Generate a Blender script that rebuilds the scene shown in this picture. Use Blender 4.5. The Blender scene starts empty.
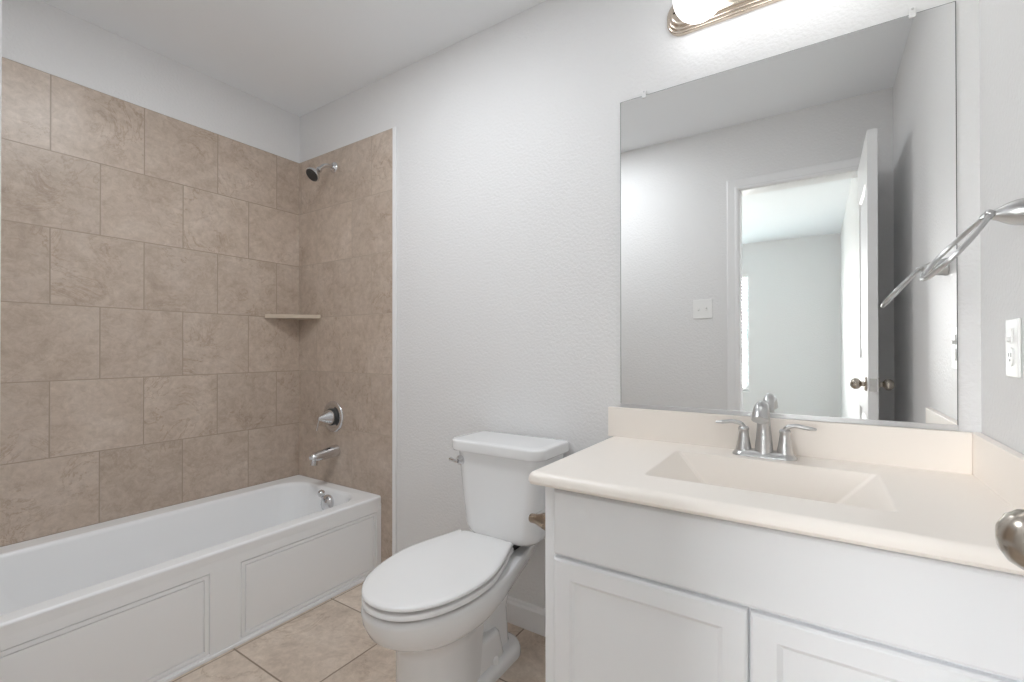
import bpy, bmesh, math, random
from mathutils import Vector, Matrix
random.seed(7)
S = bpy.context.scene
COL = S.collection
PI = math.pi

# ------------------------------------------------------------------ camera, light, exposure
CAM_H, CAM_Y = 1.110, -1.58
F_PX, YAW, PITCH, ROLL = 463.08, 0.5817, 0.0049, 0.0006
cd = bpy.data.cameras.new('camera')
cam = bpy.data.objects.new('camera', cd)
COL.objects.link(cam)
cd.sensor_fit = 'HORIZONTAL'; cd.sensor_width = 36.0
cd.lens = F_PX / 1024 * 36.0
cd.shift_y = 5.75 / 1024
cd.clip_start = 0.01
cam.location = (0, CAM_Y, CAM_H)
cam.rotation_mode = 'XYZ'
cam.rotation_euler = (PI / 2 + PITCH, ROLL, YAW)
S.camera = cam

S.view_settings.view_transform = 'Standard'
S.view_settings.look = 'None'
S.view_settings.gamma = 1.0
S.view_settings.use_curve_mapping = False
S.view_settings.exposure = 0.17
S.cycles.use_denoising = True
S.cycles.max_bounces = 16
S.cycles.diffuse_bounces = 10
S.cycles.glossy_bounces = 8
S.cycles.transparent_max_bounces = 12
S.cycles.sample_clamp_indirect = 6.0

SKY_STRENGTH = 47.0
BULB_STRENGTH = 2.6
FILL_LAMP = 11.5
W = bpy.data.worlds.new('sky'); S.world = W
W.use_nodes = True
wn = W.node_tree.nodes; wl = W.node_tree.links
bg = wn['Background']
# bright overcast sky above the horizon, dimmer ground below it
tc = wn.new('ShaderNodeTexCoord'); sx = wn.new('ShaderNodeSeparateXYZ'); rp = wn.new('ShaderNodeValToRGB')
wl.new(tc.outputs['Generated'], sx.inputs[0]); wl.new(sx.outputs['Z'], rp.inputs[0]); wl.new(rp.outputs[0], bg.inputs['Color'])
rp.color_ramp.elements[0].position = 0.0; rp.color_ramp.elements[0].color = (0.30, 0.30, 0.28, 1)
rp.color_ramp.elements[1].position = 0.04; rp.color_ramp.elements[1].color = (1.0, 0.985, 1.0, 1)
bg.inputs['Strength'].default_value = SKY_STRENGTH

# ------------------------------------------------------------------ room measures (metres)
XL, XR = -2.520, 0.337          # finished tile face of the left wall, face of the right wall
YB, YF = 0.0, -1.5312            # back wall (mirror) and front wall (door)
ZC = 2.472
WT = 0.115                      # wall thickness
TILE_TOP, TUB_TOP = 2.195, 0.380
TILE_EDGE = -1.735
DX0, DX1, DZ = -0.387, 0.200, 2.068     # door opening
BX0, BX1, BY = -3.40, 0.240, -5.10      # room beyond the door


def portal(name, loc, rot, sx, sy):
    l = bpy.data.lights.new(name, 'AREA'); l.shape = 'RECTANGLE'; l.size = sx; l.size_y = sy
    l.cycles.is_portal = True
    o = bpy.data.objects.new(name, l); COL.objects.link(o); o.location = loc; o.rotation_euler = rot
    return o


# window openings of the room beyond (daylight enters here)
W1 = (-2.10, -0.735, 0.570, 2.080)      # far wall: x0, x1, z0, z1
portal('daylight_portal', ((W1[0] + W1[1]) / 2, BY - 0.13, (W1[2] + W1[3]) / 2), (PI / 2, 0, 0), W1[1] - W1[0], W1[3] - W1[2])


# unseen fill lamp added for brightness, flush with the ceiling between tub and door
ll = bpy.data.lights.new('fill_lamp', 'AREA'); ll.shape = 'DISK'; ll.size = 0.45; ll.energy = FILL_LAMP
ll.color = (0.95, 0.99, 1.03)
lo = bpy.data.objects.new('fill_lamp', ll); COL.objects.link(lo); lo.location = (-1.24, -0.90, ZC - 0.006)


# ------------------------------------------------------------------ materials
def new_mat(name):
    m = bpy.data.materials.new(name); m.use_nodes = True
    nt = m.node_tree
    return m, nt, nt.nodes, nt.links, nt.nodes['Principled BSDF']


def simple(name, col, rough=0.5, metal=0.0, coat=0.0, spec=0.5, noise=None):
    m, nt, n, l, p = new_mat(name)
    p.inputs['Base Color'].default_value = (*col, 1)
    p.inputs['Roughness'].default_value = rough
    p.inputs['Metallic'].default_value = metal
    p.inputs['Coat Weight'].default_value = coat
    p.inputs['Coat Roughness'].default_value = 0.08
    p.inputs['Specular IOR Level'].default_value = spec
    if noise:
        scale, strength, dist = noise
        tc = n.new('ShaderNodeTexCoord'); nz = n.new('ShaderNodeTexNoise'); bp = n.new('ShaderNodeBump')
        nz.inputs['Scale'].default_value = scale; nz.inputs['Detail'].default_value = 3
        bp.inputs['Strength'].default_value = strength; bp.inputs['Distance'].default_value = dist
        l.new(tc.outputs['Object'], nz.inputs['Vector']); l.new(nz.outputs['Fac'], bp.inputs['Height'])
        l.new(bp.outputs['Normal'], p.inputs['Normal'])
    return m


def brushed(name, col, rough, streak=(1, 1, 1)):
    m, nt, n, l, p = new_mat(name)
    p.inputs['Metallic'].default_value = 1.0
    tc = n.new('ShaderNodeTexCoord'); mp = n.new('ShaderNodeMapping'); nz = n.new('ShaderNodeTexNoise')
    mp.inputs['Scale'].default_value = streak
    nz.inputs['Scale'].default_value = 60; nz.inputs['Detail'].default_value = 4
    mr = n.new('ShaderNodeMapRange')
    mr.inputs['To Min'].default_value = rough * 0.8; mr.inputs['To Max'].default_value = rough * 1.25
    l.new(tc.outputs['Object'], mp.inputs['Vector']); l.new(mp.outputs['Vector'], nz.inputs['Vector'])
    l.new(nz.outputs['Fac'], mr.inputs['Value']); l.new(mr.outputs['Result'], p.inputs['Roughness'])
    p.inputs['Base Color'].default_value = (*col, 1)
    return m


def tile_mat(name, axis, off, width, height, stagger, base, dark, light, grout, rough, mortar, vein_scale):
    """stone-look ceramic tile; axis picks the two object axes that run along and up the surface"""
    m, nt, n, l, p = new_mat(name)
    tc = n.new('ShaderNodeTexCoord'); sp = n.new('ShaderNodeSeparateXYZ'); cb = n.new('ShaderNodeCombineXYZ')
    l.new(tc.outputs['Object'], sp.inputs[0])
    for k, (ax, o) in enumerate(zip(axis, off)):
        ad = n.new('ShaderNodeMath'); ad.operation = 'ADD'; ad.inputs[1].default_value = o
        l.new(sp.outputs[ax], ad.inputs[0]); l.new(ad.outputs[0], cb.inputs[k])
    br = n.new('ShaderNodeTexBrick')
    br.offset = 0.5 if stagger else 0.0; br.offset_frequency = 2; br.squash = 1.0
    br.inputs['Color1'].default_value = (0, 0, 0, 1); br.inputs['Color2'].default_value = (1, 1, 1, 1)
    br.inputs['Mortar'].default_value = (0.5, 0.5, 0.5, 1)
    br.inputs['Scale'].default_value = 1.0
    br.inputs['Mortar Size'].default_value = mortar; br.inputs['Mortar Smooth'].default_value = 0.3
    br.inputs['Bias'].default_value = 0.0
    br.inputs['Brick Width'].default_value = width; br.inputs['Row Height'].default_value = height
    l.new(cb.outputs[0], br.inputs['Vector'])
    # each tile takes its own piece of the stone pattern
    sh = n.new('ShaderNodeVectorMath'); sh.operation = 'MULTIPLY'; sh.inputs[1].default_value = (5.3, 3.1, 4.7)
    l.new(br.outputs['Color'], sh.inputs[0])
    va = n.new('ShaderNodeVectorMath'); va.operation = 'ADD'
    l.new(cb.outputs[0], va.inputs[0]); l.new(sh.outputs[0], va.inputs[1])

    def noise(scale, detail, rough_, dist):
        z = n.new('ShaderNodeTexNoise'); z.inputs['Scale'].default_value = scale
        z.inputs['Detail'].default_value = detail; z.inputs['Roughness'].default_value = rough_
        z.inputs['Distortion'].default_value = dist
        l.new(va.outputs[0], z.inputs['Vector']); return z

    def ramp(src, stops):
        r = n.new('ShaderNodeValToRGB'); e = r.color_ramp.elements
        e[0].position, e[0].color = stops[0][0], (*stops[0][1], 1)
        e[1].position, e[1].color = stops[1][0], (*stops[1][1], 1)
        for q in stops[2:]:
            x = e.new(q[0]); x.color = (*q[1], 1)
        l.new(src, r.inputs[0]); return r

    def mix(mode, fac, a, b):
        x = n.new('ShaderNodeMix'); x.data_type = 'RGBA'; x.blend_type = mode
        if isinstance(fac, float): x.inputs[0].default_value = fac
        else: l.new(fac, x.inputs[0])
        for s, v in ((6, a), (7, b)):
            if isinstance(v, tuple): x.inputs[s].default_value = (*v, 1)
            else: l.new(v, x.inputs[s])
        return x.outputs[2]
    cloud = ramp(noise(6.5, 8, 0.68, 0.7).outputs['Fac'], [(0.30, dark), (0.72, light), (0.50, base)])
    fine = ramp(noise(34, 6, 0.75, 0.5).outputs['Fac'], [(0.32, (0.84, 0.82, 0.80)), (0.68, (1.10, 1.10, 1.10))])
    c = mix('MULTIPLY', 1.0, cloud.outputs[0], fine.outputs[0])
    vn = noise(vein_scale, 9, 0.66, 0.9)
    vr = ramp(vn.outputs['Fac'], [(0.485, (1, 1, 1)), (0.522, (1, 1, 1)), (0.503, (0.78, 0.73, 0.68))])
    msk = ramp(noise(3.0, 3, 0.5, 0).outputs['Fac'], [(0.45, (0, 0, 0)), (0.62, (1, 1, 1))])
    c = mix('MULTIPLY', msk.outputs[0], c, vr.outputs[0])
    tint = ramp(br.outputs['Color'], [(0.0, (0.94, 0.935, 0.93)), (1.0, (1.05, 1.05, 1.05))])
    c = mix('MULTIPLY', 1.0, c, tint.outputs[0])
    c = mix('MIX', br.outputs['Fac'], c, grout)
    l.new(c, p.inputs['Base Color'])
    p.inputs['Roughness'].default_value = rough
    inv = n.new('ShaderNodeMath'); inv.operation = 'SUBTRACT'; inv.inputs[0].default_value = 1.0
    l.new(br.outputs['Fac'], inv.inputs[1])
    bp = n.new('ShaderNodeBump'); bp.inputs['Strength'].default_value = 0.5; bp.inputs['Distance'].default_value = 0.0015
    l.new(inv.outputs[0], bp.inputs['Height'])
    bp2 = n.new('ShaderNodeBump'); bp2.inputs['Strength'].default_value = 0.10; bp2.inputs['Distance'].default_value = 0.002
    l.new(vn.outputs['Fac'], bp2.inputs['Height']); l.new(bp.outputs['Normal'], bp2.inputs['Normal'])
    l.new(bp2.outputs['Normal'], p.inputs['Normal'])
    return m


M = {}
M['paint'] = simple('wall_paint', (0.775, 0.773, 0.773), 0.55, noise=(95, 0.8, 0.003))
M['ceil'] = simple('ceiling_paint', (0.87, 0.89, 0.91), 0.8, noise=(80, 0.2, 0.002))
M['trim'] = simple('trim_paint', (0.84, 0.84, 0.845), 0.35)
M['cab'] = simple('cabinet_paint', (0.88, 0.89, 0.905), 0.38, noise=(25, 0.03, 0.001))
M['acrylic'] = simple('tub_acrylic', (0.90, 0.91, 0.92), 0.22)
M['porcelain'] = simple('porcelain', (0.84, 0.845, 0.85), 0.10, coat=0.4)
M['seat'] = simple('seat_plastic', (0.87, 0.87, 0.87), 0.22)
M['marble'] = simple('cultured_marble', (0.915, 0.857, 0.795), 0.34)
M['nickel'] = brushed('brushed_nickel', (0.58, 0.58, 0.58), 0.30)
M['chrome'] = brushed('polished_nickel', (0.70, 0.70, 0.71), 0.13)
M['antique'] = brushed('antique_nickel', (0.48, 0.435, 0.38), 0.24)
M['warm_nickel'] = brushed('warm_nickel', (0.66, 0.57, 0.48), 0.22)
M['bronze'] = brushed('bronze_nickel', (0.36, 0.29, 0.225), 0.28)
M['dark'] = simple('dark_rubber', (0.04, 0.04, 0.04), 0.5)
M['mirror'] = simple('mirror_silver', (0.90, 0.905, 0.90), 0.0, 1.0)
M['mirror_edge'] = simple('mirror_edge', (0.10, 0.11, 0.11), 0.3)
M['alu'] = simple('mirror_channel', (0.72, 0.72, 0.73), 0.28, 1.0)
M['clip'] = simple('clear_clip', (0.85, 0.85, 0.85), 0.15)
M['plastic'] = simple('white_plastic', (0.86, 0.86, 0.85), 0.3)
M['slot'] = simple('socket_slot', (0.16, 0.16, 0.16), 0.6)
M['blind'] = simple('blind_slat', (0.72, 0.84, 0.86), 0.5)
M['carpet'] = simple('carpet', (0.66, 0.62, 0.58), 0.95, noise=(220, 0.6, 0.01))
M['shelf'] = simple('shelf_stone', (0.56, 0.47, 0.37), 0.3, noise=(60, 0.05, 0.001))
TB, TD, TLt, TG = (0.53, 0.44, 0.365), (0.45, 0.365, 0.295), (0.60, 0.515, 0.445), (0.37, 0.30, 0.235)
ROW = (TILE_TOP - TUB_TOP) / 6
M['tile_left'] = tile_mat('wall_tile_stone', (1, 2), (0.1425, -TUB_TOP), 0.305, ROW, True, TB, TD, TLt, TG, 0.34, 0.0024, 5.0)
M['tile_back'] = tile_mat('wall_tile_stone_end', (0, 2), (2.195, -TUB_TOP), 0.305, ROW, True, TB, TD, TLt, (0.43, 0.355, 0.285), 0.34, 0.0024, 5.0)
M['tile_floor'] = tile_mat('floor_tile_stone', (0, 1), (1.386 + 0.4125 * 6, 0.7085 + 0.4125 * 8), 0.4125, 0.4125, False,
                           (0.66, 0.56, 0.47), (0.52, 0.43, 0.35), (0.74, 0.65, 0.56), (0.28, 0.215, 0.16), 0.35, 0.0035, 3.6)

mg, nt, n, l, p = new_mat('window_glass')
tr = n.new('ShaderNodeBsdfTransparent'); gl = n.new('ShaderNodeBsdfGlossy'); mx = n.new('ShaderNodeMixShader')
gl.inputs['Roughness'].default_value = 0.02; mx.inputs[0].default_value = 0.06
l.new(tr.outputs[0], mx.inputs[1]); l.new(gl.outputs[0], mx.inputs[2]); l.new(mx.outputs[0], n['Material Output'].inputs[0])
M['glass'] = mg
mb, nt, n, l, p = new_mat('lit_globe')
p.inputs['Base Color'].default_value = (0.9, 0.88, 0.85, 1); p.inputs['Roughness'].default_value = 0.3
p.inputs['Emission Color'].default_value = (0.95, 0.975, 1.0, 1); p.inputs['Emission Strength'].default_value = BULB_STRENGTH
M['bulb'] = mb


# ------------------------------------------------------------------ geometry helpers
def finish(bm, name, mat, parent=None, smooth=True, sharp=38):
    bmesh.ops.recalc_face_normals(bm, faces=bm.faces)
    if smooth:
        for f in bm.faces: f.smooth = True
        for e in bm.edges:
            if len(e.link_faces) == 2 and e.calc_face_angle(0) > math.radians(sharp): e.smooth = False
    me = bpy.data.meshes.new(name); bm.to_mesh(me); bm.free()
    o = bpy.data.objects.new(name, me); COL.objects.link(o)
    if mat: me.materials.append(mat)
    if smooth:
        w = o.modifiers.new('weighted_normal', 'WEIGHTED_NORMAL'); w.keep_sharp = True; w.weight = 60
    if parent:
        o.parent = parent
        r = parent
        off = Vector((0, 0, 0))
        while r is not None:
            off += r.location; r = r.parent
        o.location = -off        # meshes are written in room coordinates
    return o


def box(bm, x0, x1, y0, y1, z0, z1, bev=0.0, seg=2):
    r = bmesh.ops.create_cube(bm, size=1.0)
    bmesh.ops.scale(bm, vec=(abs(x1 - x0), abs(y1 - y0), abs(z1 - z0)), verts=r['verts'])
    bmesh.ops.translate(bm, vec=((x0 + x1) / 2, (y0 + y1) / 2, (z0 + z1) / 2), verts=r['verts'])
    if bev:
        es = {e for v in r['verts'] for e in v.link_edges}
        bmesh.ops.bevel(bm, geom=list(es), offset=bev, segments=seg, affect='EDGES', profile=0.5)
    return bm


def loft(bm, loops, cap0=True, cap1=True, closed=True):
    rings = [[bm.verts.new(q) for q in lp] for lp in loops]
    nn = len(rings[0])
    for a, b in zip(rings, rings[1:]):
        for i in range(nn if closed else nn - 1):
            j = (i + 1) % nn
            bm.faces.new((a[i], a[j], b[j], b[i]))
    if cap0: bm.faces.new(list(reversed(rings[0])))
    if cap1: bm.faces.new(rings[-1])
    return rings


def rrect(x0, x1, y0, y1, r, z, k=6):
    """rounded rectangle outline at height z; r a radius or four (x0y0, x1y0, x1y1, x0y1)"""
    if not isinstance(r, (tuple, list)): r = (r,) * 4
    pts = []
    for (cx, cy, sx, sy, a0), q in zip(((x0, y0, 1, 1, PI), (x1, y0, -1, 1, 1.5 * PI), (x1, y1, -1, -1, 0), (x0, y1, 1, -1, 0.5 * PI)), r):
        for i in range(k + 1):
            a = a0 + i / k * PI / 2
            pts.append(Vector((cx + sx * q + q * math.cos(a), cy + sy * q + q * math.sin(a), z)))
    return pts


def frame_of(d):
    d = d.normalized()
    u = Vector((0, 0, 1)) if abs(d.z) < 0.9 else Vector((0, 1, 0))
    a = u.cross(d).normalized()
    return a, d.cross(a)


def lathe(bm, prof, origin, axis, seg=32, cap0=True, cap1=True):
    """prof: list of (radius, distance along axis)"""
    o = Vector(origin); d = Vector(axis).normalized(); a, b = frame_of(d)
    loops = [[o + d * t + (a * math.cos(2 * PI * i / seg) + b * math.sin(2 * PI * i / seg)) * max(r, 1e-4) for i in range(seg)] for r, t in prof]
    return loft(bm, loops, cap0, cap1)


def spline(pts, sub=8):
    P = [Vector(q) for q in pts]; out = []
    for i in range(len(P) - 1):
        p0, p1, p2, p3 = P[max(i - 1, 0)], P[i], P[i + 1], P[min(i + 2, len(P) - 1)]
        for k in range(sub):
            t = k / sub
            out.append(0.5 * (2 * p1 + (p2 - p0) * t + (2 * p0 - 5 * p1 + 4 * p2 - p3) * t * t + (3 * p1 - p0 - 3 * p2 + p3) * t ** 3))
    out.append(P[-1]); return out


def tube(bm, pts, rad, seg=14, closed=False, flat=(1, 1), up=None):
    """swept tube; rad a number or one per point; flat squashes the section"""
    P = [Vector(q) for q in pts]; nP = len(P)
    R = rad if isinstance(rad, (list, tuple)) else [rad] * nP
    loops = []; prev = None
    for i, q in enumerate(P):
        d = (P[(i + 1) % nP] - P[i - 1]) if closed else (P[min(i + 1, nP - 1)] - P[max(i - 1, 0)])
        d.normalize()
        if up is not None:
            a = Vector(up).cross(d).normalized(); b = d.cross(a)
        elif prev is None: a, b = frame_of(d)
        else:
            a = (prev - d * prev.dot(d)).normalized(); b = d.cross(a)
        prev = a
        loops.append([q + (a * math.cos(2 * PI * k / seg) * flat[0] + b * math.sin(2 * PI * k / seg) * flat[1]) * R[i] for k in range(seg)])
    if closed:
        rings = [[bm.verts.new(q) for q in lp] for lp in loops]
        for i in range(nP):
            A, B = rings[i], rings[(i + 1) % nP]
            for k in range(seg): bm.faces.new((A[k], A[(k + 1) % seg], B[(k + 1) % seg], B[k]))
    else: loft(bm, loops)
    return bm


def interp(vals, n_):
    out = []
    for i in range(n_):
        t = i / (n_ - 1) * (len(vals) - 1); k = min(int(t), len(vals) - 2); out.append(vals[k] + (vals[k + 1] - vals[k]) * (t - k))
    return out


def thing(name, label, cat, loc, group=None, kind=None):
    o = bpy.data.objects.new(name, None); COL.objects.link(o); o.location = loc
    o.empty_display_size = 0.1
    if label: o['label'] = label
    if cat: o['category'] = cat
    if group: o['group'] = group
    if kind: o['kind'] = kind
    return o


def tag(o, label, cat, group=None):
    o['label'] = label; o['category'] = cat
    if group: o['group'] = group
    return o


def struct(o, label=None, cat=None):
    o['kind'] = 'structure'
    if label: o['label'] = label
    if cat: o['category'] = cat
    return o


def bx(name, mat, dims, parent=None, bev=0.0, seg=2):
    return finish(box(bmesh.new(), *dims, bev, seg), name, mat, parent)


# ------------------------------------------------------------------ room shell
XW = XL - 0.007     # bare face of the left wall
struct(bx('floor', M['tile_floor'], (XW - WT, XR + WT, YF - WT, WT, -0.06, 0.0)), 'beige stone-look square floor tiles with dark grout lines', 'floor')
struct(bx('ceiling', M['ceil'], (XW - WT, XR + WT, YF - WT, WT, ZC, ZC + 0.06)), 'flat white painted bathroom ceiling', 'ceiling')
struct(bx('wall_left', M['paint'], (XW - WT, XW, YF - WT, WT, 0, ZC)), 'white wall strip above the tub tiles', 'wall')
struct(bx('wall_back', M['paint'], (XW, XR, YB, WT, 0, ZC)), 'white textured wall behind toilet, mirror and vanity', 'wall')
struct(bx('wall_right', M['paint'], (XR, XR + WT, YF - WT, WT, 0, ZC)), 'white textured wall to the right of the vanity', 'wall')
bm = bmesh.new()
box(bm, XW, DX0 - 0.019, YF - WT, YF, 0, ZC); box(bm, DX1 + 0.019, XR, YF - WT, YF, 0, ZC)
box(bm, DX0 - 0.019, DX1 + 0.019, YF - WT, YF, DZ + 0.019, ZC)
struct(finish(bm, 'wall_front', M['paint']), 'white wall with the doorway, seen in the mirror', 'wall')
# tiled surround
struct(bx('wall_tile_left', M['tile_left'], (XW, XL, YF, 0, 0, TILE_TOP)), 'tan stone-look tiles on the long wall above the tub', 'wall tiles')
struct(bx('wall_tile_back', M['tile_back'], (XL, TILE_EDGE, -0.007, 0, 0, TILE_TOP)), 'tan stone-look tiles on the shower head wall', 'wall tiles')
struct(bx('trim_1', M['trim'], (TILE_EDGE, TILE_EDGE + 0.024, -0.0095, 0, 0, TILE_TOP + 0.002), bev=0.003), 'white edge strip down the side of the tiles', 'trim')


def baseboard(name, x0, x1, y_wall, h=0.100, t=0.014, label=None):
    prof = [(0, 0), (t, 0), (t, h - 0.020), (t - 0.005, h - 0.012), (t - 0.006, h - 0.004), (t - 0.010, h), (0, h)]
    bm = bmesh.new()
    loft(bm, [[Vector((x, y_wall - a, z)) for a, z in prof] for x in (x0, x1)])
    return struct(finish(bm, name, M['trim'], smooth=False), label, 'baseboard')


baseboard('baseboard_back', TILE_EDGE + 0.024, -0.598, 0.0, label='white baseboard behind the toilet')
# door jamb and casing (bathroom side)
bm = bmesh.new()
box(bm, DX0 - 0.019, DX0, YF - WT - 0.001, YF + 0.001, 0, DZ + 0.019, 0.001, 1)
box(bm, DX1, DX1 + 0.019, YF - WT - 0.001, YF + 0.001, 0, DZ + 0.019, 0.001, 1)
box(bm, DX0, DX1, YF - WT - 0.001, YF + 0.001, DZ, DZ + 0.019, 0.001, 1)
struct(finish(bm, 'trim_2', M['trim']), 'white door jamb lining the doorway', 'door jamb')
CW = 0.066
prof = [(0.0, 0.0), (0.0, 0.010), (0.004, 0.0125), (0.016, 0.013), (0.022, 0.010), (0.044, 0.0135), (0.060, 0.0145), (CW, 0.012), (CW, 0.0)]
bm = bmesh.new()
L0, R0, T0 = DX0 - 0.004, DX1 + 0.004, DZ + 0.004
loft(bm, [[Vector((L0 - w, YF + t, 0)) for w, t in prof], [Vector((L0 - w, YF + t, T0 + w)) for w, t in prof],
          [Vector((R0 + w, YF + t, T0 + w)) for w, t in prof], [Vector((R0 + w, YF + t, 0)) for w, t in prof]])
struct(finish(bm, 'trim_3', M['trim'], sharp=25), 'white moulded door casing around the doorway, seen in the mirror', 'door casing')

# ---- the room beyond the doorway (seen in the mirror)
y1 = YF - WT
struct(bx('floor_bedroom', M['carpet'], (BX0 - WT, BX1 + WT, BY - WT, y1, -0.06, 0.0)), 'beige carpet of the room beyond the door', 'floor')
struct(bx('ceiling_bedroom', M['ceil'], (BX0 - WT, BX1 + WT, BY - WT, y1, ZC, ZC + 0.06)), 'white ceiling of the room beyond the door', 'ceiling')
struct(bx('wall_bedroom_right', M['paint'], (BX1, BX1 + WT, BY - WT, y1, 0, ZC)), 'white side wall of the room beyond the door', 'wall')
bm = bmesh.new()
box(bm, BX0, W1[0], BY - WT, BY, 0, ZC); box(bm, W1[1], BX1, BY - WT, BY, 0, ZC)
box(bm, W1[0], W1[1], BY - WT, BY, 0, W1[2]); box(bm, W1[0], W1[1], BY - WT, BY, W1[3], ZC)
struct(finish(bm, 'wall_bedroom_far', M['paint']), 'white far wall of the room beyond the door', 'wall')
struct(bx('wall_bedroom_left', M['paint'], (BX0 - WT, BX0, BY - WT, y1, 0, ZC)), 'white left wall of the room beyond the door', 'wall')
bx_extra = bmesh.new()
box(bx_extra, BX0 - WT, XW - WT, y1, y1 + WT, 0, ZC)
struct(finish(bx_extra, 'wall_bedroom_near', M['paint']), 'white return wall beside the bathroom', 'wall')


def window(name, along, c0, c1, z0, z1, wall, out, label):
    """framed sash window; along 0 = runs in x, 1 = runs in y; wall = inner face, out = -1 outward direction"""
    t = thing(name, label, 'window', ((c0 + c1) / 2, wall, z0) if along == 0 else (wall, (c0 + c1) / 2, z0), kind='structure')

    def b(bm, a0, a1, d0, d1, q0, q1, bev=0.002):
        if along == 0: box(bm, a0, a1, wall - d1, wall - d0, q0, q1, bev, 1)
        else: box(bm, wall - d1, wall - d0, a0, a1, q0, q1, bev, 1)
    bm = bmesh.new()
    b(bm, c0, c0 + 0.04, 0.05, 0.10, z0, z1); b(bm, c1 - 0.04, c1, 0.05, 0.10, z0, z1)
    b(bm, c0 + 0.04, c1 - 0.04, 0.05, 0.10, z0, z0 + 0.04); b(bm, c0 + 0.04, c1 - 0.04, 0.05, 0.10, z1 - 0.04, z1)
    zm = (z0 + z1) / 2
    b(bm, c0 + 0.04, c1 - 0.04, 0.06, 0.095, zm - 0.018, zm + 0.018)
    finish(bm, 'window_frame', M['trim'], t)
    bm = bmesh.new(); b(bm, c0 + 0.04, c1 - 0.04, 0.076, 0.080, z0 + 0.04, z1 - 0.04, 0)
    finish(bm, 'window_pane', M['glass'], t, smooth=False)
    bm = bmesh.new(); b(bm, c0 - 0.03, c1 + 0.03, -0.03, 0.05, z0 - 0.02, z0, 0.004)
    finish(bm, 'window_sill', M['trim'], t)
    return t


window('window_1', 0, W1[0], W1[1], W1[2], W1[3], BY, -1, 'white framed window of the room beyond, behind the pale blind')
bl = thing('window_blind', 'pale blue-white slatted blind in the window seen through the mirrored doorway', 'blind', ((W1[0] + W1[1]) / 2, BY - 0.02, W1[3]))
bx('headrail', M['plastic'], (W1[0] + 0.004, W1[1] - 0.004, BY - 0.045, BY - 0.005, W1[3] - 0.045, W1[3] - 0.002), bl, 0.003, 1)
bm = bmesh.new(); z = W1[3] - 0.07
while z > W1[2] + 0.03:
    r = box(bmesh.new(), 0, 1, 0, 1, 0, 1); r.free()
    a = math.radians(14)
    c = Vector((0, BY - 0.025, z)); dy, dz = 0.0235 * math.cos(a), 0.0235 * math.sin(a)
    x0, x1 = W1[0] + 0.008, W1[1] - 0.008
    loft(bm, [[Vector((x, c.y - dy, c.z - dz - 0.0012)), Vector((x, c.y + dy, c.z + dz - 0.0012)), Vector((x, c.y + dy, c.z + dz + 0.0012)), Vector((x, c.y - dy, c.z - dz + 0.0012))] for x in (x0, x1)])
    z -= 0.043
finish(bm, 'slats', M['blind'], bl, smooth=False)
bx('bottom_rail', M['plastic'], (W1[0] + 0.008, W1[1] - 0.008, BY - 0.04, BY - 0.012, W1[2] + 0.006, W1[2] + 0.024), bl, 0.003, 1)

# ---- the bathroom door, opened against the right wall
DLX0, DLX1 = 0.187, 0.2225
DLY0, DLY1 = YF + 0.004, -0.965
door = thing('door_1', 'white panelled bathroom door standing open beside the right wall, seen in the mirror', 'door', (DLX1, DLY0, 0.012), kind='structure')


def door_leaf():
    bm = bmesh.new()
    zs0, zs1 = 0.012, 2.064
    st = 0.105
    panels = [(0.20, 0.82), (1.06, 1.86)]
    for face, s in ((DLX0, -1), (DLX1, 1)):
        ys = [DLY0, DLY0 + st, DLY1 - st, DLY1]
        zs = [zs0, panels[0][0], panels[0][1], panels[1][0], panels[1][1], zs1]
        V = {}
        for i, y in enumerate(ys):
            for j, z in enumerate(zs): V[i, j] = bm.verts.new((face, y, z))
        for i in range(3):
            for j in range(5):
                q = [V[i, j], V[i + 1, j], V[i + 1, j + 1], V[i, j + 1]]
                if i == 1 and j in (1, 3):
                    ring = [v.co.copy() for v in q]
                    cy = sum(v.y for v in ring) / 4; cz = sum(v.z for v in ring) / 4
                    prev = q
                    for ins, dep in ((0.012, 0.009), (0.030, 0.009), (0.055, 0.003)):
                        nq = [bm.verts.new((face - s * dep, v.y + (ins if v.y < cy else -ins), v.z + (ins if v.z < cz else -ins))) for v in ring]
                        for a in range(4): bm.faces.new((prev[a], prev[(a + 1) % 4], nq[(a + 1) % 4], nq[a]))
                        prev = nq
                    bm.faces.new(prev)
                else: bm.faces.new(q)
    # edges
    for (ya, yb, za, zb) in ((DLY0, DLY0, zs0, zs1), (DLY1, DLY1, zs0, zs1)):
        zz = [zs0, 0.20, 0.82, 1.06, 1.86, zs1]
        for a, b in zip(zz, zz[1:]):
            bm.faces.new([bm.verts.new(q) for q in ((DLX0, ya, a), (DLX1, ya, a), (DLX1, ya, b), (DLX0, ya, b))])
    for zq in (zs0, zs1):
        yy = [DLY0, DLY0 + st, DLY1 - st, DLY1]
        for a, b in zip(yy, yy[1:]):
            bm.faces.new([bm.verts.new(q) for q in ((DLX0, a, zq), (DLX1, a, zq), (DLX1, b, zq), (DLX0, b, zq))])
    bmesh.ops.remove_doubles(bm, verts=bm.verts, dist=1e-5)
    return finish(bm, 'door_panel', M['trim'], door, sharp=12)


door_leaf()
KY, KZ = -1.030, 0.953


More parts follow.
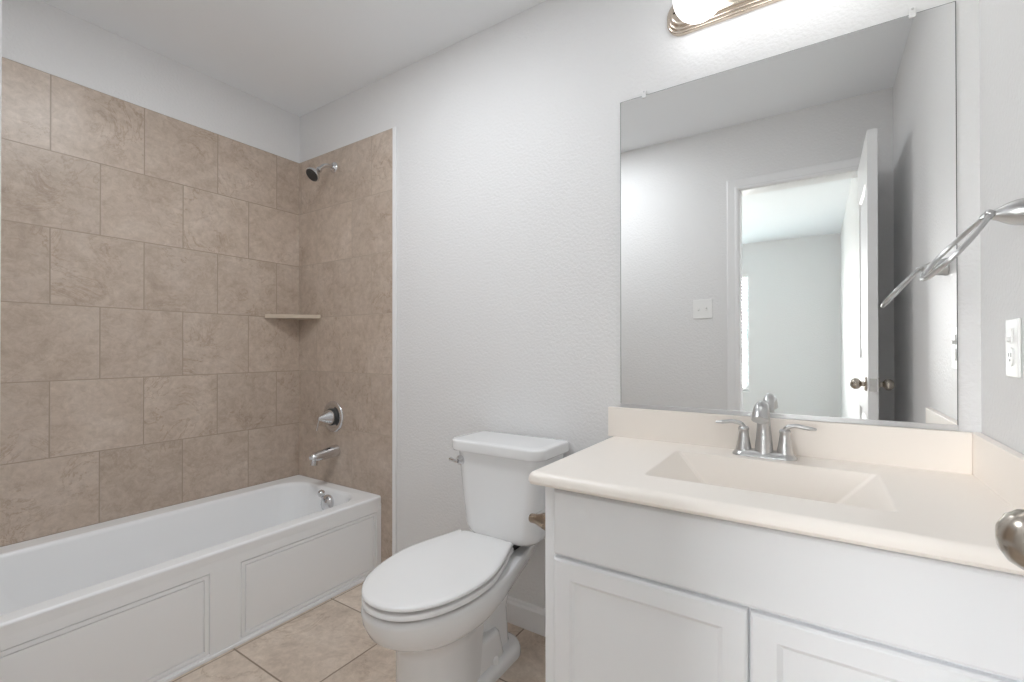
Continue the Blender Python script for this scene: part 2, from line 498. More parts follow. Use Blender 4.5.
def knob(x, s):
    bm = bmesh.new()
    lathe(bm, [(0.0315, 0), (0.0315, 0.004), (0.028, 0.008), (0.016, 0.010)], (x, KY, KZ), (s, 0, 0), 36)
    ro = finish(bm, 'rosette', M['antique'], door)
    bm = bmesh.new()
    lathe(bm, [(0.0125, 0.0095), (0.0105, 0.016), (0.0115, 0.021), (0.018, 0.025), (0.0232, 0.031), (0.0250, 0.039), (0.0238, 0.047), (0.0190, 0.0545), (0.0110, 0.0595), (0.0001, 0.0615)], (x, KY, KZ), (s, 0, 0), 40)
    k = finish(bm, 'door_knob', M['antique'], door, sharp=60)
    return k


knob(DLX0, -1); knob(DLX1, 1)
bm = bmesh.new()
box(bm, DLX0 + 0.005, DLX1 - 0.005, DLY1 - 0.001, DLY1 + 0.0015, KZ - 0.028, KZ + 0.028, 0.001, 1)
lathe(bm, [(0.008, 0), (0.008, 0.008), (0.005, 0.010)], ((DLX0 + DLX1) / 2, DLY1 + 0.001, KZ), (0, 1, 0), 20)
finish(bm, 'latch_plate', M['nickel'], door)

# ------------------------------------------------------------------ bathtub
tub = thing('bathtub', 'white alcove bathtub with a panelled front under the tan tiles', 'bathtub', (-2.165, -0.765, 0))
TX0, TX1, TY0, TY1 = XL + 0.001, -1.812, YF + 0.006, -0.008
bm = bmesh.new()
z = TUB_TOP
K = 8
loft(bm, [rrect(TX0 + 0.004, TX1 - 0.012, TY0 + 0.004, TY1 - 0.004, 0.004, z - 0.045, K),
          rrect(TX0, TX1 - 0.002, TY0, TY1, 0.004, z - 0.040, K),
          rrect(TX0, TX1, TY0, TY1, 0.005, z - 0.010, K),
          rrect(TX0, TX1 - 0.0025, TY0, TY1, 0.006, z - 0.003, K),
          rrect(TX0, TX1 - 0.009, TY0, TY1, 0.007, z, K),
          rrect(TX0 + 0.085, TX1 - 0.056, TY0 + 0.11, TY1 - 0.055, 0.13, z + 0.001, K),
          rrect(TX0 + 0.094, TX1 - 0.066, TY0 + 0.125, TY1 - 0.066, 0.125, z - 0.004, K),
          rrect(TX0 + 0.100, TX1 - 0.073, TY0 + 0.14, TY1 - 0.074, 0.12, z - 0.018, K),
          rrect(TX0 + 0.115, TX1 - 0.088, TY0 + 0.20, TY1 - 0.090, 0.12, z - 0.12, K),
          rrect(TX0 + 0.130, TX1 - 0.105, TY0 + 0.28, TY1 - 0.110, 0.12, z - 0.24, K),
          rrect(TX0 + 0.150, TX1 - 0.130, TY0 + 0.34, TY1 - 0.140, 0.12, z - 0.295, K),
          rrect(TX0 + 0.190, TX1 - 0.175, TY0 + 0.40, TY1 - 0.190, 0.10, z - 0.315, K)], cap0=False)
finish(bm, 'tub_basin', M['acrylic'], tub, sharp=50)
# apron with two recessed panels
bm = bmesh.new()
AX = TX1 - 0.002
ys = [TY0, -1.500, -0.786, -0.682, -0.034, TY1]
zs = [0.0, 0.018, 0.309, z - 0.036]
V = {(i, j): bm.verts.new((AX, y, q)) for i, y in enumerate(ys) for j, q in enumerate(zs)}
for i in range(5):
    for j in range(3):
        q = [V[i, j], V[i + 1, j], V[i + 1, j + 1], V[i, j + 1]]
        if j == 1 and i in (1, 3):
            ring = [v.co.copy() for v in q]; cy = sum(v.y for v in ring) / 4; cz = sum(v.z for v in ring) / 4
            prev = q
            for ins, dep in ((0.0018, 0.0065), (0.0042, 0.0060), (0.0052, 0.0012), (0.0165, 0.0012), (0.0183, 0.0075), (0.0207, 0.0070), (0.0217, 0.0022)):
                nq = [bm.verts.new((AX - dep, v.y + (ins if v.y < cy else -ins), v.z + (ins if v.z < cz else -ins))) for v in ring]
                for a in range(4): bm.faces.new((prev[a], prev[(a + 1) % 4], nq[(a + 1) % 4], nq[a]))
                prev = nq
            bm.faces.new(prev)
        else: bm.faces.new(q)
for y in (TY0, TY1):
    bm.faces.new([bm.verts.new(c) for c in ((AX, y, 0), (AX - 0.06, y, 0), (AX - 0.06, y, z - 0.036), (AX, y, z - 0.036))])
box(bm, AX, AX + 0.005, TY0, TY1, 0.0, 0.012, 0.002, 2)
bmesh.ops.remove_doubles(bm, verts=bm.verts, dist=1e-5)
finish(bm, 'apron', M['acrylic'], tub, sharp=25)
# overflow with trip lever, floor drain
OX, OY, OZ = -2.118, TY1 - 0.090, z - 0.066
d = Vector((0, -1, 0.16)).normalized()
bm = bmesh.new()
lathe(bm, [(0.042, -0.006), (0.042, 0.006), (0.038, 0.014), (0.024, 0.022), (0.0, 0.024)], (OX, OY, OZ), d, 32)
ov = finish(bm, 'overflow_plate', M['chrome'], tub)
bm = bmesh.new()
tube(bm, spline([(OX, OY - 0.012, OZ + 0.004), (OX, OY - 0.026, OZ + 0.022), (OX, OY - 0.034, OZ + 0.042)], 5), 0.0055, 10)
lathe(bm, [(0.0, -0.018), (0.012, -0.014), (0.018, -0.005), (0.018, 0.005), (0.012, 0.014), (0.0, 0.018)], (OX, OY - 0.036, OZ + 0.058), (0.25, -0.9, 0.4), 18)
finish(bm, 'trip_lever', M['chrome'], ov)
bm = bmesh.new()
lathe(bm, [(0.034, -0.004), (0.034, 0.003), (0.028, 0.005), (0.014, 0.003), (0.0, 0.003)], (OX, TY1 - 0.28, z - 0.315), (0, 0, 1), 28)
finish(bm, 'tub_drain', M['chrome'], tub)

# ------------------------------------------------------------------ shower fittings
SX, TF = -2.195, -0.007
sh = thing('shower_fixture', 'small chrome shower head on a bent arm high on the tiles', 'shower head', (SX, TF, 2.100))
bm = bmesh.new()
lathe(bm, [(0.030, 0), (0.029, 0.004), (0.022, 0.010), (0.012, 0.013)], (SX, TF, 2.100), (0, -1, 0), 28)
finish(bm, 'escutcheon', M['chrome'], sh)
bm = bmesh.new()
ap = spline([(SX, TF - 0.006, 2.100), (SX, TF - 0.036, 2.099), (SX, TF - 0.066, 2.086), (SX, TF - 0.092, 2.058)], 6)
tube(bm, ap, 0.0105, 14)
finish(bm, 'shower_arm', M['chrome'], sh)
bm = bmesh.new()
hd = Vector((0.02, -0.70, -0.71)).normalized()
lathe(bm, [(0.013, -0.008), (0.016, 0.002), (0.013, 0.010), (0.017, 0.020), (0.027, 0.035), (0.037, 0.048), (0.039, 0.056), (0.037, 0.061)], (SX, TF - 0.090, 2.060), hd, 32)
hh = finish(bm, 'spray_head', M['chrome'], sh)
bm = bmesh.new()
o = Vector((SX, TF - 0.090, 2.060))
lathe(bm, [(0.0335, 0.0605), (0.0335, 0.0630), (0.0, 0.0640)], o, hd, 32)
a_, b_ = frame_of(hd)
for rr, cnt in ((0.012, 6), (0.024, 12)):
    for k in range(cnt):
        t = 2 * PI * k / cnt
        lathe(bm, [(0.0025, 0.0625), (0.0018, 0.0655)], o + (a_ * math.cos(t) + b_ * math.sin(t)) * rr, hd, 8)
fp = finish(bm, 'spray_face', M['dark'], hh)
fp['label'] = 'dark grey spray face'

VZ = 0.743
va = thing('shower_valve', 'round chrome tub and shower valve with a cone hub and lever', 'shower valve', (SX, TF, VZ))
bm = bmesh.new()
lathe(bm, [(0.084, 0), (0.084, 0.004), (0.080, 0.009), (0.066, 0.011), (0.058, 0.008), (0.048, 0.007), (0.030, 0.010)], (SX, TF, VZ), (0, -1, 0), 48)
finish(bm, 'escutcheon', M['chrome'], va, sharp=50)
bm = bmesh.new()
lathe(bm, [(0.046, 0.007), (0.046, 0.020), (0.044, 0.024)], (SX, TF, VZ), (0, -1, 0), 36)
fp = finish(bm, 'sleeve', M['dark'], va); fp['label'] = 'dark ring behind the hub'
bm = bmesh.new()
lathe(bm, [(0.040, 0.020), (0.040, 0.030), (0.034, 0.042), (0.022, 0.066), (0.014, 0.082), (0.011, 0.090), (0.008, 0.094), (0.0, 0.095)], (SX, TF, VZ), (0, -1, 0), 36)
hub = finish(bm, 'hub', M['chrome'], va, sharp=50)
bm = bmesh.new()
lp = spline([(SX, TF - 0.088, VZ - 0.002), (SX - 0.002, TF - 0.091, VZ - 0.016), (SX - 0.006, TF - 0.094, VZ - 0.040), (SX - 0.010, TF - 0.096, VZ - 0.062)], 6)
tube(bm, lp, interp([0.0055, 0.0045, 0.0040, 0.0052], len(lp)), 12)
finish(bm, 'lever', M['chrome'], hub)

PZ = 0.563
spt = thing('tub_spout', 'chrome tub spout jutting from the tiles over the bathtub', 'tub spout', (SX + 0.025, TF, PZ))
X = SX + 0.025
bm = bmesh.new()
pts = [(X, TF, PZ), (X, TF - 0.03, PZ - 0.002), (X, TF - 0.07, PZ - 0.006), (X, TF - 0.110, PZ - 0.010), (X, TF - 0.140, PZ - 0.014), (X, TF - 0.152, PZ - 0.018)]
sp_ = spline(pts, 6)
tube(bm, sp_, interp([0.034, 0.033, 0.030, 0.027, 0.024, 0.016], len(sp_)), 24, flat=(1.0, 0.95))
finish(bm, 'spout_body', M['chrome'], spt, sharp=60)
bm = bmesh.new()
lathe(bm, [(0.019, 0), (0.0195, 0.014), (0.0185, 0.034), (0.015, 0.035)], (X, TF - 0.132, PZ - 0.018), (0, -0.10, -1), 24)
finish(bm, 'spout_outlet', M['chrome'], spt)

# corner shelf
bm = bmesh.new()
q = [(XL + 0.001, -0.008), (XL + 0.001, -0.208), (XL + 0.012, -0.214), (XL + 0.190, -0.036), (-2.306, -0.014), (-2.312, -0.008)]
loft(bm, [[Vector((x, y, zz)) for x, y in q] for zz in (1.281, 1.284, 1.298, 1.301)])
tag(finish(bm, 'corner_shelf', M['shelf'], smooth=False), 'small triangular stone corner shelf on the tiled walls', 'shelf')

# ------------------------------------------------------------------ toilet
TC = -1.008     # bowl axis
TK = -0.971     # tank axis
toi = thing('toilet', 'white two-piece toilet with closed oval lid beside the vanity', 'toilet', (TC, -0.36, 0))


def egg(yf, ym, yb, hw, hb, z, nf=14, nb=10, cx=TC, pw=2.15, br=0.02, rot=0.0):
    """half outline front to back mirrored: elliptical nose, sides tapering to the back width"""
    R_ = []
    for i in range(nf + 1):
        t = i / nf * PI / 2
        c, s = math.cos(t), math.sin(t)
        R_.append((hw * s ** (2 / pw), ym + (yf - ym) * c ** (2 / pw)))
    for i in range(1, nb + 1):
        t = i / nb
        s = (1 - math.cos(PI * t)) / 2
        s = 0.35 * s + 0.65 * t ** 1.5
        R_.append((hw + (hb - hw) * s, ym + (yb + br - ym) * t))
    for i in range(1, 4):
        a = i / 3 * PI / 2
        R_.append((hb - br + br * math.cos(a), yb + br - br + br * math.sin(a)))
    pts = [(x, y) for x, y in R_] + [(-x, y) for x, y in reversed(R_[1:])]
    c, q = math.cos(rot), math.sin(rot)
    return [Vector((cx + x * c - (y + 0.5) * q, -0.5 + x * q + (y + 0.5) * c, z)) for x, y in pts]


bm = bmesh.new()
loft(bm, [egg(-0.628, -0.48, -0.385, 0.113, 0.090, 0.0), egg(-0.628, -0.48, -0.385, 0.113, 0.090, 0.012),
          egg(-0.622, -0.48, -0.380, 0.108, 0.086, 0.030), egg(-0.618, -0.48, -0.375, 0.105, 0.084, 0.12),
          egg(-0.619, -0.48, -0.365, 0.106, 0.084, 0.205), egg(-0.626, -0.47, -0.340, 0.111, 0.084, 0.238),
          egg(-0.652, -0.45, -0.26, 0.134, 0.084, 0.255), egg(-0.688, -0.45, -0.17, 0.158, 0.086, 0.276),
          egg(-0.714, -0.45, -0.10, 0.172, 0.090, 0.296), egg(-0.730, -0.45, -0.055, 0.180, 0.094, 0.330),
          egg(-0.734, -0.45, -0.040, 0.182, 0.098, 0.356), egg(-0.731, -0.45, -0.040, 0.179, 0.098, 0.368),
          egg(-0.722, -0.45, -0.044, 0.171, 0.092, 0.374)])
finish(bm, 'bowl', M['porcelain'], toi, sharp=60)
# trapway column and foot plate
bm = bmesh.new()
loft(bm, [rrect(TC - 0.070, TC + 0.070, -0.30, -0.13, 0.045, 0.02), rrect(TC - 0.064, TC + 0.064, -0.30, -0.14, 0.045, 0.05),
          rrect(TC - 0.060, TC + 0.060, -0.32, -0.145, 0.045, 0.17), rrect(TC - 0.066, TC + 0.066, -0.34, -0.13, 0.045, 0.24), rrect(TC - 0.080, TC + 0.080, -0.38, -0.10, 0.045, 0.32)])
loft(bm, [rrect(TC - 0.088, TC + 0.088, -0.42, -0.215, 0.03, 0.04), rrect(TC - 0.084, TC + 0.084, -0.41, -0.235, 0.03, 0.120), rrect(TC - 0.078, TC + 0.078, -0.40, -0.245, 0.028, 0.133), rrect(TC - 0.064, TC + 0.064, -0.39, -0.25, 0.025, 0.138)])
finish(bm, 'trapway', M['porcelain'], toi, sharp=60)
bm = bmesh.new()
loft(bm, [rrect(TC - 0.110, TC + 0.110, -0.46, -0.105, 0.075, 0.0), rrect(TC - 0.110, TC + 0.110, -0.46, -0.105, 0.075, 0.018),
          rrect(TC - 0.104, TC + 0.104, -0.45, -0.112, 0.072, 0.034), rrect(TC - 0.085, TC + 0.085, -0.43, -0.13, 0.065, 0.044)])
ft = finish(bm, 'foot', M['porcelain'], toi, sharp=60)
for s in (-1, 1):
    bm = bmesh.new()
    lathe(bm, [(0.016, 0), (0.0155, 0.012), (0.013, 0.020), (0.007, 0.024), (0.0, 0.025)], (TC + s * 0.084, -0.285, 0.034), (0, 0, 1), 20)
    finish(bm, 'bolt_cap', M['plastic'], toi, sharp=60)
# seat ring
bm = bmesh.new()
SB = -0.232
ST = math.radians(3.2)     # the seat sits slightly askew on the bowl
outer = [egg(-0.722, -0.45, SB, 0.169, 0.108, 0.3815, br=0.035, rot=ST), egg(-0.736, -0.45, SB, 0.182, 0.118, 0.386, br=0.035, rot=ST), egg(-0.736, -0.45, SB, 0.182, 0.118, 0.397, br=0.035, rot=ST), egg(-0.730, -0.45, SB, 0.178, 0.114, 0.4005, br=0.035, rot=ST)]
inner = [egg(-0.660, -0.45, SB - 0.06, 0.115, 0.080, 0.402, rot=ST), egg(-0.658, -0.45, SB - 0.06, 0.113, 0.078, 0.3815, rot=ST)]
rg = loft(bm, outer + inner + [outer[0]], False, False)
finish(bm, 'seat', M['seat'], toi, sharp=60)
bm = bmesh.new()
loft(bm, [egg(-0.722, -0.45, SB, 0.170, 0.108, 0.4090, br=0.035, rot=ST), egg(-0.736, -0.45, SB, 0.182, 0.119, 0.4110, br=0.035, rot=ST), egg(-0.736, -0.45, SB, 0.182, 0.119, 0.417, br=0.035, rot=ST),
          egg(-0.731, -0.45, SB - 0.003, 0.178, 0.116, 0.4215, br=0.035, rot=ST), egg(-0.718, -0.45, SB - 0.010, 0.168, 0.108, 0.4245, br=0.035, rot=ST), egg(-0.66, -0.45, -0.26, 0.12, 0.08, 0.4255, rot=ST)])
finish(bm, 'lid', M['seat'], toi, sharp=60)
for s in (-1, 1):
    bx('seat_hinge', M['seat'], (TC + s * 0.075 - 0.022, TC + s * 0.075 + 0.022, SB - 0.006, SB + 0.024, 0.3735, 0.4065), toi, 0.006, 3)
# tank
bm = bmesh.new()


def tank_loop(hw, yf, yb, z, r=0.05):
    return rrect(TK - hw, TK + hw, yf, yb, (r, r, 0.02, 0.02), z, 7)


loft(bm, [tank_loop(0.112, -0.186, -0.052, 0.412, 0.04), tank_loop(0.136, -0.202, -0.038, 0.417, 0.05), tank_loop(0.152, -0.209, -0.032, 0.430, 0.055), tank_loop(0.160, -0.213, -0.030, 0.450, 0.055),
          tank_loop(0.170, -0.218, -0.026, 0.53, 0.055), tank_loop(0.180, -0.224, -0.024, 0.64, 0.055), tank_loop(0.187, -0.229, -0.024, 0.735, 0.055)])
tankp = finish(bm, 'tank', M['porcelain'], toi, sharp=60)
bx('tank_gasket', M['dark'], (TC - 0.070, TK + 0.050, -0.180, -0.06, 0.3735, 0.4135), toi, 0.006)['label'] = 'dark gasket under the tank'


def lid_loop(g, z, r=0.055):
    return rrect(TK - 0.205 + g, TK + 0.205 - g, -0.248 + g, -0.016 - g, (r, r, 0.02, 0.02), z, 8)


bm = bmesh.new()
loft(bm, [lid_loop(0.010, 0.728), lid_loop(0.003, 0.730), lid_loop(0.0, 0.736), lid_loop(0.0, 0.762), lid_loop(0.002, 0.767), lid_loop(0.007, 0.770), lid_loop(0.03, 0.771)])
finish(bm, 'tank_lid', M['porcelain'], toi, sharp=60)
LX, LY, LZ = -1.122, -0.226, 0.692
bm = bmesh.new()
lathe(bm, [(0.018, 0), (0.018, 0.006), (0.014, 0.011), (0.010, 0.018)], (LX, LY, LZ), (0, -1, 0), 24)
fl = finish(bm, 'flush_escutcheon', M['chrome'], toi)
bm = bmesh.new()
pp = spline([(LX, LY - 0.016, LZ), (LX - 0.012, LY - 0.020, LZ), (LX - 0.026, LY - 0.018, LZ + 0.001), (LX - 0.038, LY - 0.014, LZ + 0.002)], 5)
tube(bm, pp, interp([0.009, 0.006, 0.006, 0.008], len(pp)), 12)
finish(bm, 'flush_lever', M['chrome'], fl)

# ------------------------------------------------------------------ vanity cabinet
VX0, VX1 = -0.596, XR - 0.001
VF = -0.516
CZ = 0.769
van = thing('vanity_cabinet', 'white vanity cabinet with two recessed-panel doors below the cream sink top', 'cabinet', (-0.126, -0.27, 0))
bm = bmesh.new()
box(bm, VX0, VX0 + 0.016, VF + 0.019, -0.004, 0.0, CZ)
box(bm, VX1 - 0.016, VX1, VF + 0.019, -0.004, 0.0, CZ)
box(bm, VX0 + 0.016, VX1 - 0.016, VF + 0.075, -0.004, 0.09, 0.106)
box(bm, VX0 + 0.016, VX1 - 0.016, -0.012, -0.004, 0.106, CZ)
box(bm, VX0 + 0.016, VX1 - 0.016, VF + 0.075, VF + 0.089, 0.0, 0.09)
finish(bm, 'carcass', M['cab'], van)
bm = bmesh.new()
box(bm, VX0, VX0 + 0.042, VF, VF + 0.019, 0.09, CZ, 0.0012, 1); box(bm, VX1 - 0.042, VX1, VF, VF + 0.019, 0.09, CZ, 0.0012, 1)
box(bm, VX0 + 0.042, VX1 - 0.042, VF, VF + 0.019, CZ - 0.045, CZ, 0.0012, 1)
box(bm, VX0 + 0.042, VX1 - 0.042, VF, VF + 0.019, 0.555, 0.615, 0.0012, 1)
box(bm, VX0 + 0.042, VX1 - 0.042, VF, VF + 0.019, 0.09, 0.13, 0.0012, 1)
box(bm, -0.14, -0.09, VF, VF + 0.019, 0.13, 0.555, 0.0012, 1)
finish(bm, 'face_frame', M['cab'], van)


def slab_front(name, x0, x1, z0, z1, panel, parent):
    """overlay front with an eased outer profile; panel adds the recessed centre"""
    yb, yf = VF - 0.0005, VF - 0.0195

    def rr(ins, y): return [Vector((x0 + ins, y, z0 + ins)), Vector((x1 - ins, y, z0 + ins)), Vector((x1 - ins, y, z1 - ins)), Vector((x0 + ins, y, z1 - ins))]
    loops = [rr(0, yb), rr(0, yf + 0.007), rr(0.001, yf + 0.0045), rr(0.004, yf + 0.0015), rr(0.006, yf + 0.0004), rr(0.008, yf)]
    if panel:
        loops += [rr(0.0465, yf), rr(0.049, yf + 0.002), rr(0.055, yf + 0.0075), rr(0.057, yf + 0.0085)]
    bm = bmesh.new(); loft(bm, loops)
    return finish(bm, name, M['cab'], parent, sharp=20)


slab_front('false_drawer_front', -0.563, 0.315, 0.588, 0.752, False, van)
slab_front('door', -0.563, -0.1185, 0.110, 0.5795, True, van)
slab_front('door', -0.1135, 0.315, 0.110, 0.5795, True, van)

# ------------------------------------------------------------------ vanity top with integral basin
ct = thing('vanity_countertop', 'cream cultured marble vanity top with integral trapezoid sink', 'countertop', (-0.13, -0.29, CZ))
QX0, QX1, QY0, QY1, QZ = -0.611, XR - 0.001, -0.587, -0.002, 0.803
KK = 8
SXa, SXb, SYa, SYb = -0.352, 0.124, -0.452, -0.133
SD = 0.110
bm = bmesh.new()


def top_loop(g, z):
    return rrect(QX0 + g, QX1, QY0 + g, QY1, (max(0.016 - g, 0.004), 0.002, 0.002, 0.012), z, KK)


def sink_loop(l_, r_, f_, b_, z, rad):
    return rrect(SXa + l_, SXb - r_, SYa + f_, SYb - b_, rad, z, KK)


loft(bm, [top_loop(0.012, CZ + 0.0012), top_loop(0.004, CZ + 0.003), top_loop(0.0, CZ + 0.010), top_loop(0.0005, QZ - 0.016), top_loop(0.003, QZ - 0.009), top_loop(0.008, QZ - 0.0035), top_loop(0.014, QZ - 0.0008), top_loop(0.020, QZ),
          sink_loop(-0.006, -0.006, -0.006, -0.004, QZ, 0.012), sink_loop(0.0, 0.0, 0.0, 0.0, QZ - 0.002, 0.010),
          sink_loop(0.094, 0.094, 0.014, 0.034, QZ - SD * 0.93, 0.012), sink_loop(0.104, 0.104, 0.024, 0.044, QZ - SD, 0.014)], cap0=False)
bmesh.ops.remove_doubles(bm, verts=bm.verts, dist=1e-5)
finish(bm, 'sink_top', M['marble'], ct, sharp=30)
bx('backsplash', M['marble'], (-0.619, QX1 - 0.019, -0.0205, QY1, QZ - 0.001, 0.9050), ct, 0.0025)
bx('side_splash', M['marble'], (QX1 - 0.019, QX1, QY0 + 0.012, QY1, QZ - 0.001, 0.9050), ct, 0.0025)
bm = bmesh.new()
lathe(bm, [(0.028, -0.002), (0.028, 0.003), (0.024, 0.005), (0.018, 0.003), (0.016, 0.006), (0.0, 0.008)], ((SXa + SXb) / 2, -0.30, QZ - SD), (0, 0, 1), 28)
finish(bm, 'sink_drain', M['chrome'], ct)

# ------------------------------------------------------------------ faucet
FX, FY = -0.1265, -0.078
fc = thing('faucet', 'brushed nickel two-handle centerset faucet behind the sink', 'faucet', (FX, FY, QZ))
bm = bmesh.new()


def fl_loop(g, z): return rrect(FX - 0.082 + g, FX + 0.082 - g, FY - 0.029 + g * 0.8, FY + 0.029 - g * 0.8, 0.027 - g * 0.75, z, 7)


loft(bm, [fl_loop(0.0, QZ + 0.0006), fl_loop(0.0, QZ + 0.004), fl_loop(0.005, QZ + 0.010), fl_loop(0.010, QZ + 0.015), fl_loop(0.016, QZ + 0.017)])
finish(bm, 'base_plate', M['nickel'], fc, sharp=45)
bm = bmesh.new()
path = spline([(FX, FY, QZ + 0.010), (FX, FY, QZ + 0.040), (FX, FY, QZ + 0.080), (FX, FY - 0.006, QZ + 0.118), (FX, FY - 0.030, QZ + 0.143), (FX, FY - 0.066, QZ + 0.147), (FX, FY - 0.096, QZ + 0.137), (FX, FY - 0.111, QZ + 0.117)], 6)
tube(bm, path, interp([0.0250, 0.0220, 0.0180, 0.0160, 0.0160, 0.0168, 0.0185, 0.0205], len(path)), 24)
finish(bm, 'spout', M['nickel'], fc, sharp=60)
for s in (-1, 1):
    hx = FX + s * 0.052
    bm = bmesh.new()
    lathe(bm, [(0.0225, 0.012), (0.0200, 0.022), (0.0160, 0.045), (0.0135, 0.064), (0.0128, 0.070), (0.0145, 0.0725), (0.0145, 0.077), (0.0120, 0.081), (0.0, 0.084)], (hx, FY, QZ), (0, 0, 1), 28)
    hb = finish(bm, 'handle', M['nickel'], fc, sharp=45)
    bm = bmesh.new()
    pp = spline([(hx, FY, QZ + 0.078), (hx + s * 0.008, FY - 0.001, QZ + 0.089), (hx + s * 0.028, FY - 0.004, QZ + 0.094), (hx + s * 0.052, FY - 0.007, QZ + 0.091), (hx + s * 0.074, FY - 0.010, QZ + 0.089)], 6)
    tube(bm, pp, interp([0.0115, 0.0110, 0.0098, 0.0092, 0.0090, 0.0045], len(pp)), 16, flat=(1.0, 0.62), up=(0, 0, 1))
    finish(bm, 'handle_lever', M['nickel'], hb, sharp=60)

# ------------------------------------------------------------------ mirror
MX0, MX1, MZ0, MZ1 = -0.577, 0.2945, 0.9195, 1.981
mi = thing('wall_mirror', 'large frameless rectangular mirror clipped to the wall above the vanity', 'mirror', ((MX0 + MX1) / 2, 0, MZ0))
bm = bmesh.new()
loft(bm, [[Vector((MX0 + g_, y, MZ0 - 0.006 + g_)), Vector((MX1 - g_, y, MZ0 - 0.006 + g_)), Vector((MX1 - g_, y, MZ1 - g_)), Vector((MX0 + g_, y, MZ1 - g_))]
          for g_, y in ((0.0, -0.0005), (0.0, -0.0045), (0.0018, -0.0055))])
g = finish(bm, 'mirror_glass', M['mirror'], mi, smooth=False)
g.data.materials.append(M['mirror_edge'])
for f in g.data.polygons:
    if f.normal.y > -0.95: f.material_index = 1
bm = bmesh.new()
box(bm, MX0, MX1, -0.0085, -0.0056, 0.9055, MZ0, 0.0008, 1); box(bm, MX0, MX1, -0.0056, -0.0005, 0.9055, 0.9075)
fp = finish(bm, 'bottom_channel', M['alu'], mi); fp['label'] = 'metal channel along the lower edge'
for cx in (-0.492, 0.211):
    bm = bmesh.new()
    box(bm, cx - 0.007, cx + 0.007, -0.0095, -0.0056, MZ1 - 0.010, MZ1 + 0.004, 0.0015, 2)
    box(bm, cx - 0.007, cx + 0.007, -0.0095, -0.0004, MZ1 + 0.0005, MZ1 + 0.016, 0.0015, 2)
    cl = finish(bm, 'mirror_clip', M['clip'], mi)
    cl['label'] = 'clear plastic mirror clip'
    bm = bmesh.new(); lathe(bm, [(0.003, 0), (0.003, 0.0015), (0.0, 0.002)], (cx, -0.0094, MZ1 + 0.010), (0, -1, 0), 12)
    finish(bm, 'clip_screw', M['nickel'], cl)

# ------------------------------------------------------------------ vanity light bar
LZc = 2.201
vl = thing('vanity_light', 'warm nickel vanity light bar with globe bulbs above the mirror', 'light fixture', (-0.114, 0, LZc))
BX_0, BX_1 = -0.413, 0.180
LZb = 2.176


def bar_loop(g, y):
    r = 0.052 - g * 0.6
    pts = rrect(BX_0 + g, BX_1 - g, LZc - 0.060 + g, LZc + 0.060 - g, max(r, 0.01), 0, 10)
    return [Vector((q.x, y, q.y)) for q in pts]


bm = bmesh.new()
loft(bm, [bar_loop(0, -0.0005), bar_loop(0, -0.010), bar_loop(0.002, -0.013), bar_loop(0.005, -0.014), bar_loop(0.006, -0.019), bar_loop(0.009, -0.022),
          bar_loop(0.012, -0.023), bar_loop(0.014, -0.029), bar_loop(0.019, -0.034), bar_loop(0.026, -0.036)])
finish(bm, 'back_plate', M['warm_nickel'], vl, sharp=50)
for k in range(3):
    x = -0.292 + k * 0.186
    bm = bmesh.new()
    lathe(bm, [(0.030, 0.034), (0.030, 0.040), (0.026, 0.044), (0.020, 0.046)], (x, 0, LZb), (0, -1, 0), 28)
    so = finish(bm, 'socket_cup', M['warm_nickel'], vl)
    bm = bmesh.new()
    RB = 0.074
    pr = [(0.016, 0.040)] + [(RB * math.sin(PI * i / 28), 0.112 - RB * math.cos(PI * i / 28)) for i in range(4, 28)] + [(0.0, 0.112 + RB)]
    lathe(bm, pr, (x, 0, LZb), (0, -1, 0), 44)
    finish(bm, 'globe_bulb', M['bulb'], vl, sharp=60)

# ------------------------------------------------------------------ towel ring on the right wall
RY, RZ = -0.354, 1.362
tr_ = thing('towel_ring', 'brushed nickel towel ring on the right wall beside the mirror', 'towel ring', (XR, RY, RZ))
bm = bmesh.new()
lathe(bm, [(0.027, 0.0005), (0.027, 0.005), (0.0255, 0.009), (0.0250, 0.018), (0.0235, 0.028), (0.0200, 0.038), (0.0150, 0.047), (0.0110, 0.054), (0.0095, 0.060)], (XR, RY, RZ), (-1, 0, 0), 32)
finish(bm, 'post', M['nickel'], tr_, sharp=60)
bm = bmesh.new()
PX = XR - 0.066
lathe(bm, [(0.0, -0.021), (0.006, -0.020), (0.008, -0.016), (0.008, 0.016), (0.006, 0.020), (0.0, 0.021)], (PX, RY, RZ), (0, 1, 0), 20)
finish(bm, 'pivot', M['nickel'], tr_, sharp=60)
bm = bmesh.new()
dn = Vector((-0.63, 0, -0.777)).normalized(); sd = Vector((-0.06, 1.0, 0.073)).normalized()
pts = []
c0 = Vector((PX, RY, RZ))
ring = [(0.004, -0.016), (0.030, -0.040), (0.070, -0.060), (0.110, -0.058), (0.138, -0.030), (0.144, 0.0), (0.138, 0.030), (0.110, 0.058), (0.070, 0.060), (0.030, 0.040), (0.004, 0.016)]
pts = spline([c0 + dn * a + sd * b for a, b in ring], 6)
tube(bm, pts, 0.0048, 12)
finish(bm, 'ring', M['nickel'], tr_, sharp=60)

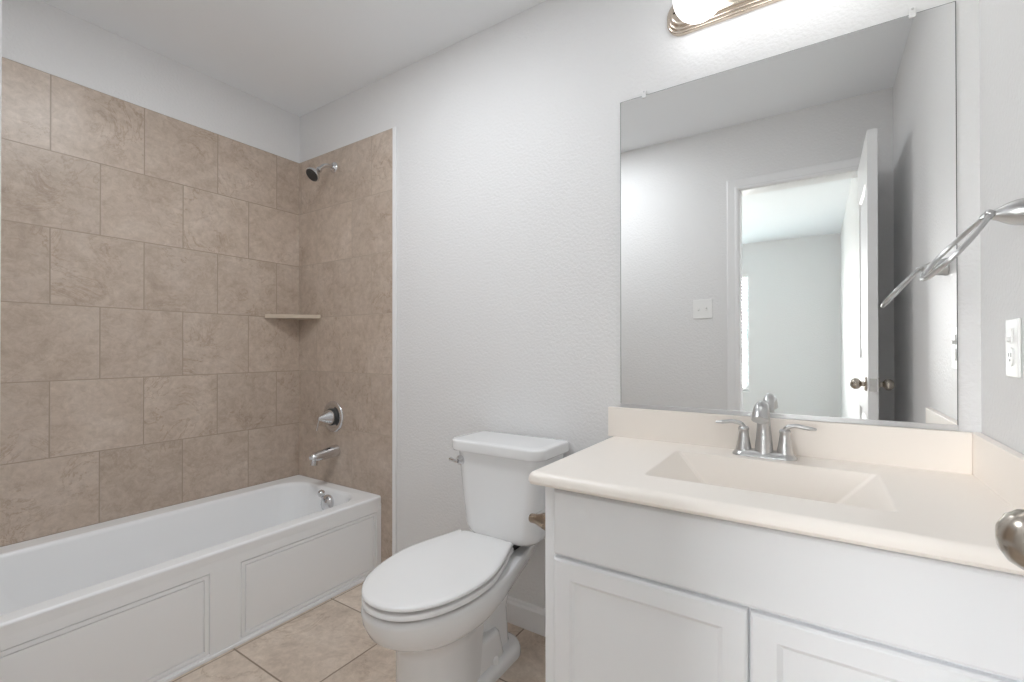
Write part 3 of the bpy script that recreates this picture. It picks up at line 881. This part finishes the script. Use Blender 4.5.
# ------------------------------------------------------------------ wall plates
wo = thing('wall_outlet', 'white wall plate with switch above single socket, on the right wall', 'outlet', (XR, -0.234, 1.112))
bx('cover_plate', M['plastic'], (XR - 0.0055, XR - 0.0002, -0.270, -0.199, 1.052, 1.171), wo, 0.0025)
bm = bmesh.new()
pts = rrect(-0.0145, 0.0145, -0.0190, 0.0190, 0.0140, 0, 8)
loft(bm, [[Vector((XR - x, -0.2345 + q.x, 1.0935 + q.y)) for q in pts] for x in (0.005, 0.0075, 0.0080)])
rc = finish(bm, 'receptacle', M['plastic'], wo)
bm = bmesh.new()
for dy, h in ((-0.0065, 0.0085), (0.0065, 0.0070)):
    box(bm, XR - 0.0084, XR - 0.0078, -0.2345 + dy - 0.0012, -0.2345 + dy + 0.0012, 1.0975 - h / 2, 1.0975 + h / 2)
lathe(bm, [(0.0024, 0), (0.0024, 0.0006)], (XR - 0.0078, -0.2345, 1.0865), (-1, 0, 0), 12)
finish(bm, 'socket_slots', M['slot'], rc)
bm = bmesh.new()
box(bm, XR - 0.0085, XR - 0.005, -0.2345 - 0.010, -0.2345 + 0.010, 1.121, 1.151, 0.0015, 2)
box(bm, XR - 0.0135, XR - 0.008, -0.2345 - 0.0065, -0.2345 + 0.0065, 1.124, 1.134, 0.0020, 2)
finish(bm, 'switch', M['plastic'], wo)

sw = thing('light_switch', 'white double switch plate left of the doorway, seen in the mirror', 'light switch', (-0.600, YF, 1.362))
SWX, SWZ = -0.600, 1.362
bx('cover_plate', M['plastic'], (SWX - 0.058, SWX + 0.058, YF + 0.0002, YF + 0.006, SWZ - 0.060, SWZ + 0.060), sw, 0.0025)
for dx in (-0.023, 0.023):
    bm = bmesh.new()
    box(bm, SWX + dx - 0.0055, SWX + dx + 0.0055, YF + 0.005, YF + 0.0075, SWZ - 0.0125, SWZ + 0.0125, 0.0008, 1)
    box(bm, SWX + dx - 0.0042, SWX + dx + 0.0042, YF + 0.006, YF + 0.017, SWZ - (0.010 if dx < 0 else -0.001), SWZ - (-0.001 if dx < 0 else -0.010), 0.0015, 2)
    finish(bm, 'toggle', M['plastic'], sw)

# ------------------------------------------------------------------ paper holder on the cabinet side
HY, HZ = -0.462, 0.636
ph = thing('toilet_paper_holder', 'antique nickel empty paper holder on the vanity side by the toilet tank', 'paper holder', (VX0, HY + 0.08, HZ))
for yy in (HY, HY + 0.16):
    bm = bmesh.new()
    lathe(bm, [(0.027, 0.0002), (0.027, 0.004), (0.0265, 0.010), (0.0255, 0.018), (0.0235, 0.028), (0.0205, 0.038), (0.0170, 0.047), (0.0140, 0.056), (0.0130, 0.064), (0.0130, 0.072), (0.0110, 0.077), (0.006, 0.079), (0.0, 0.0795)], (VX0, yy, HZ), (-1, 0, 0), 28)
    finish(bm, 'holder_post', M['bronze'], ph, sharp=60)
bm = bmesh.new()
lathe(bm, [(0.006, 0.008), (0.006, 0.022), (0.0095, 0.024), (0.0095, 0.074), (0.0085, 0.076), (0.0085, 0.136), (0.006, 0.138), (0.006, 0.152)], (VX0 - 0.066, HY, HZ), (0, 1, 0), 24)
finish(bm, 'roller', M['nickel'], ph, sharp=45)
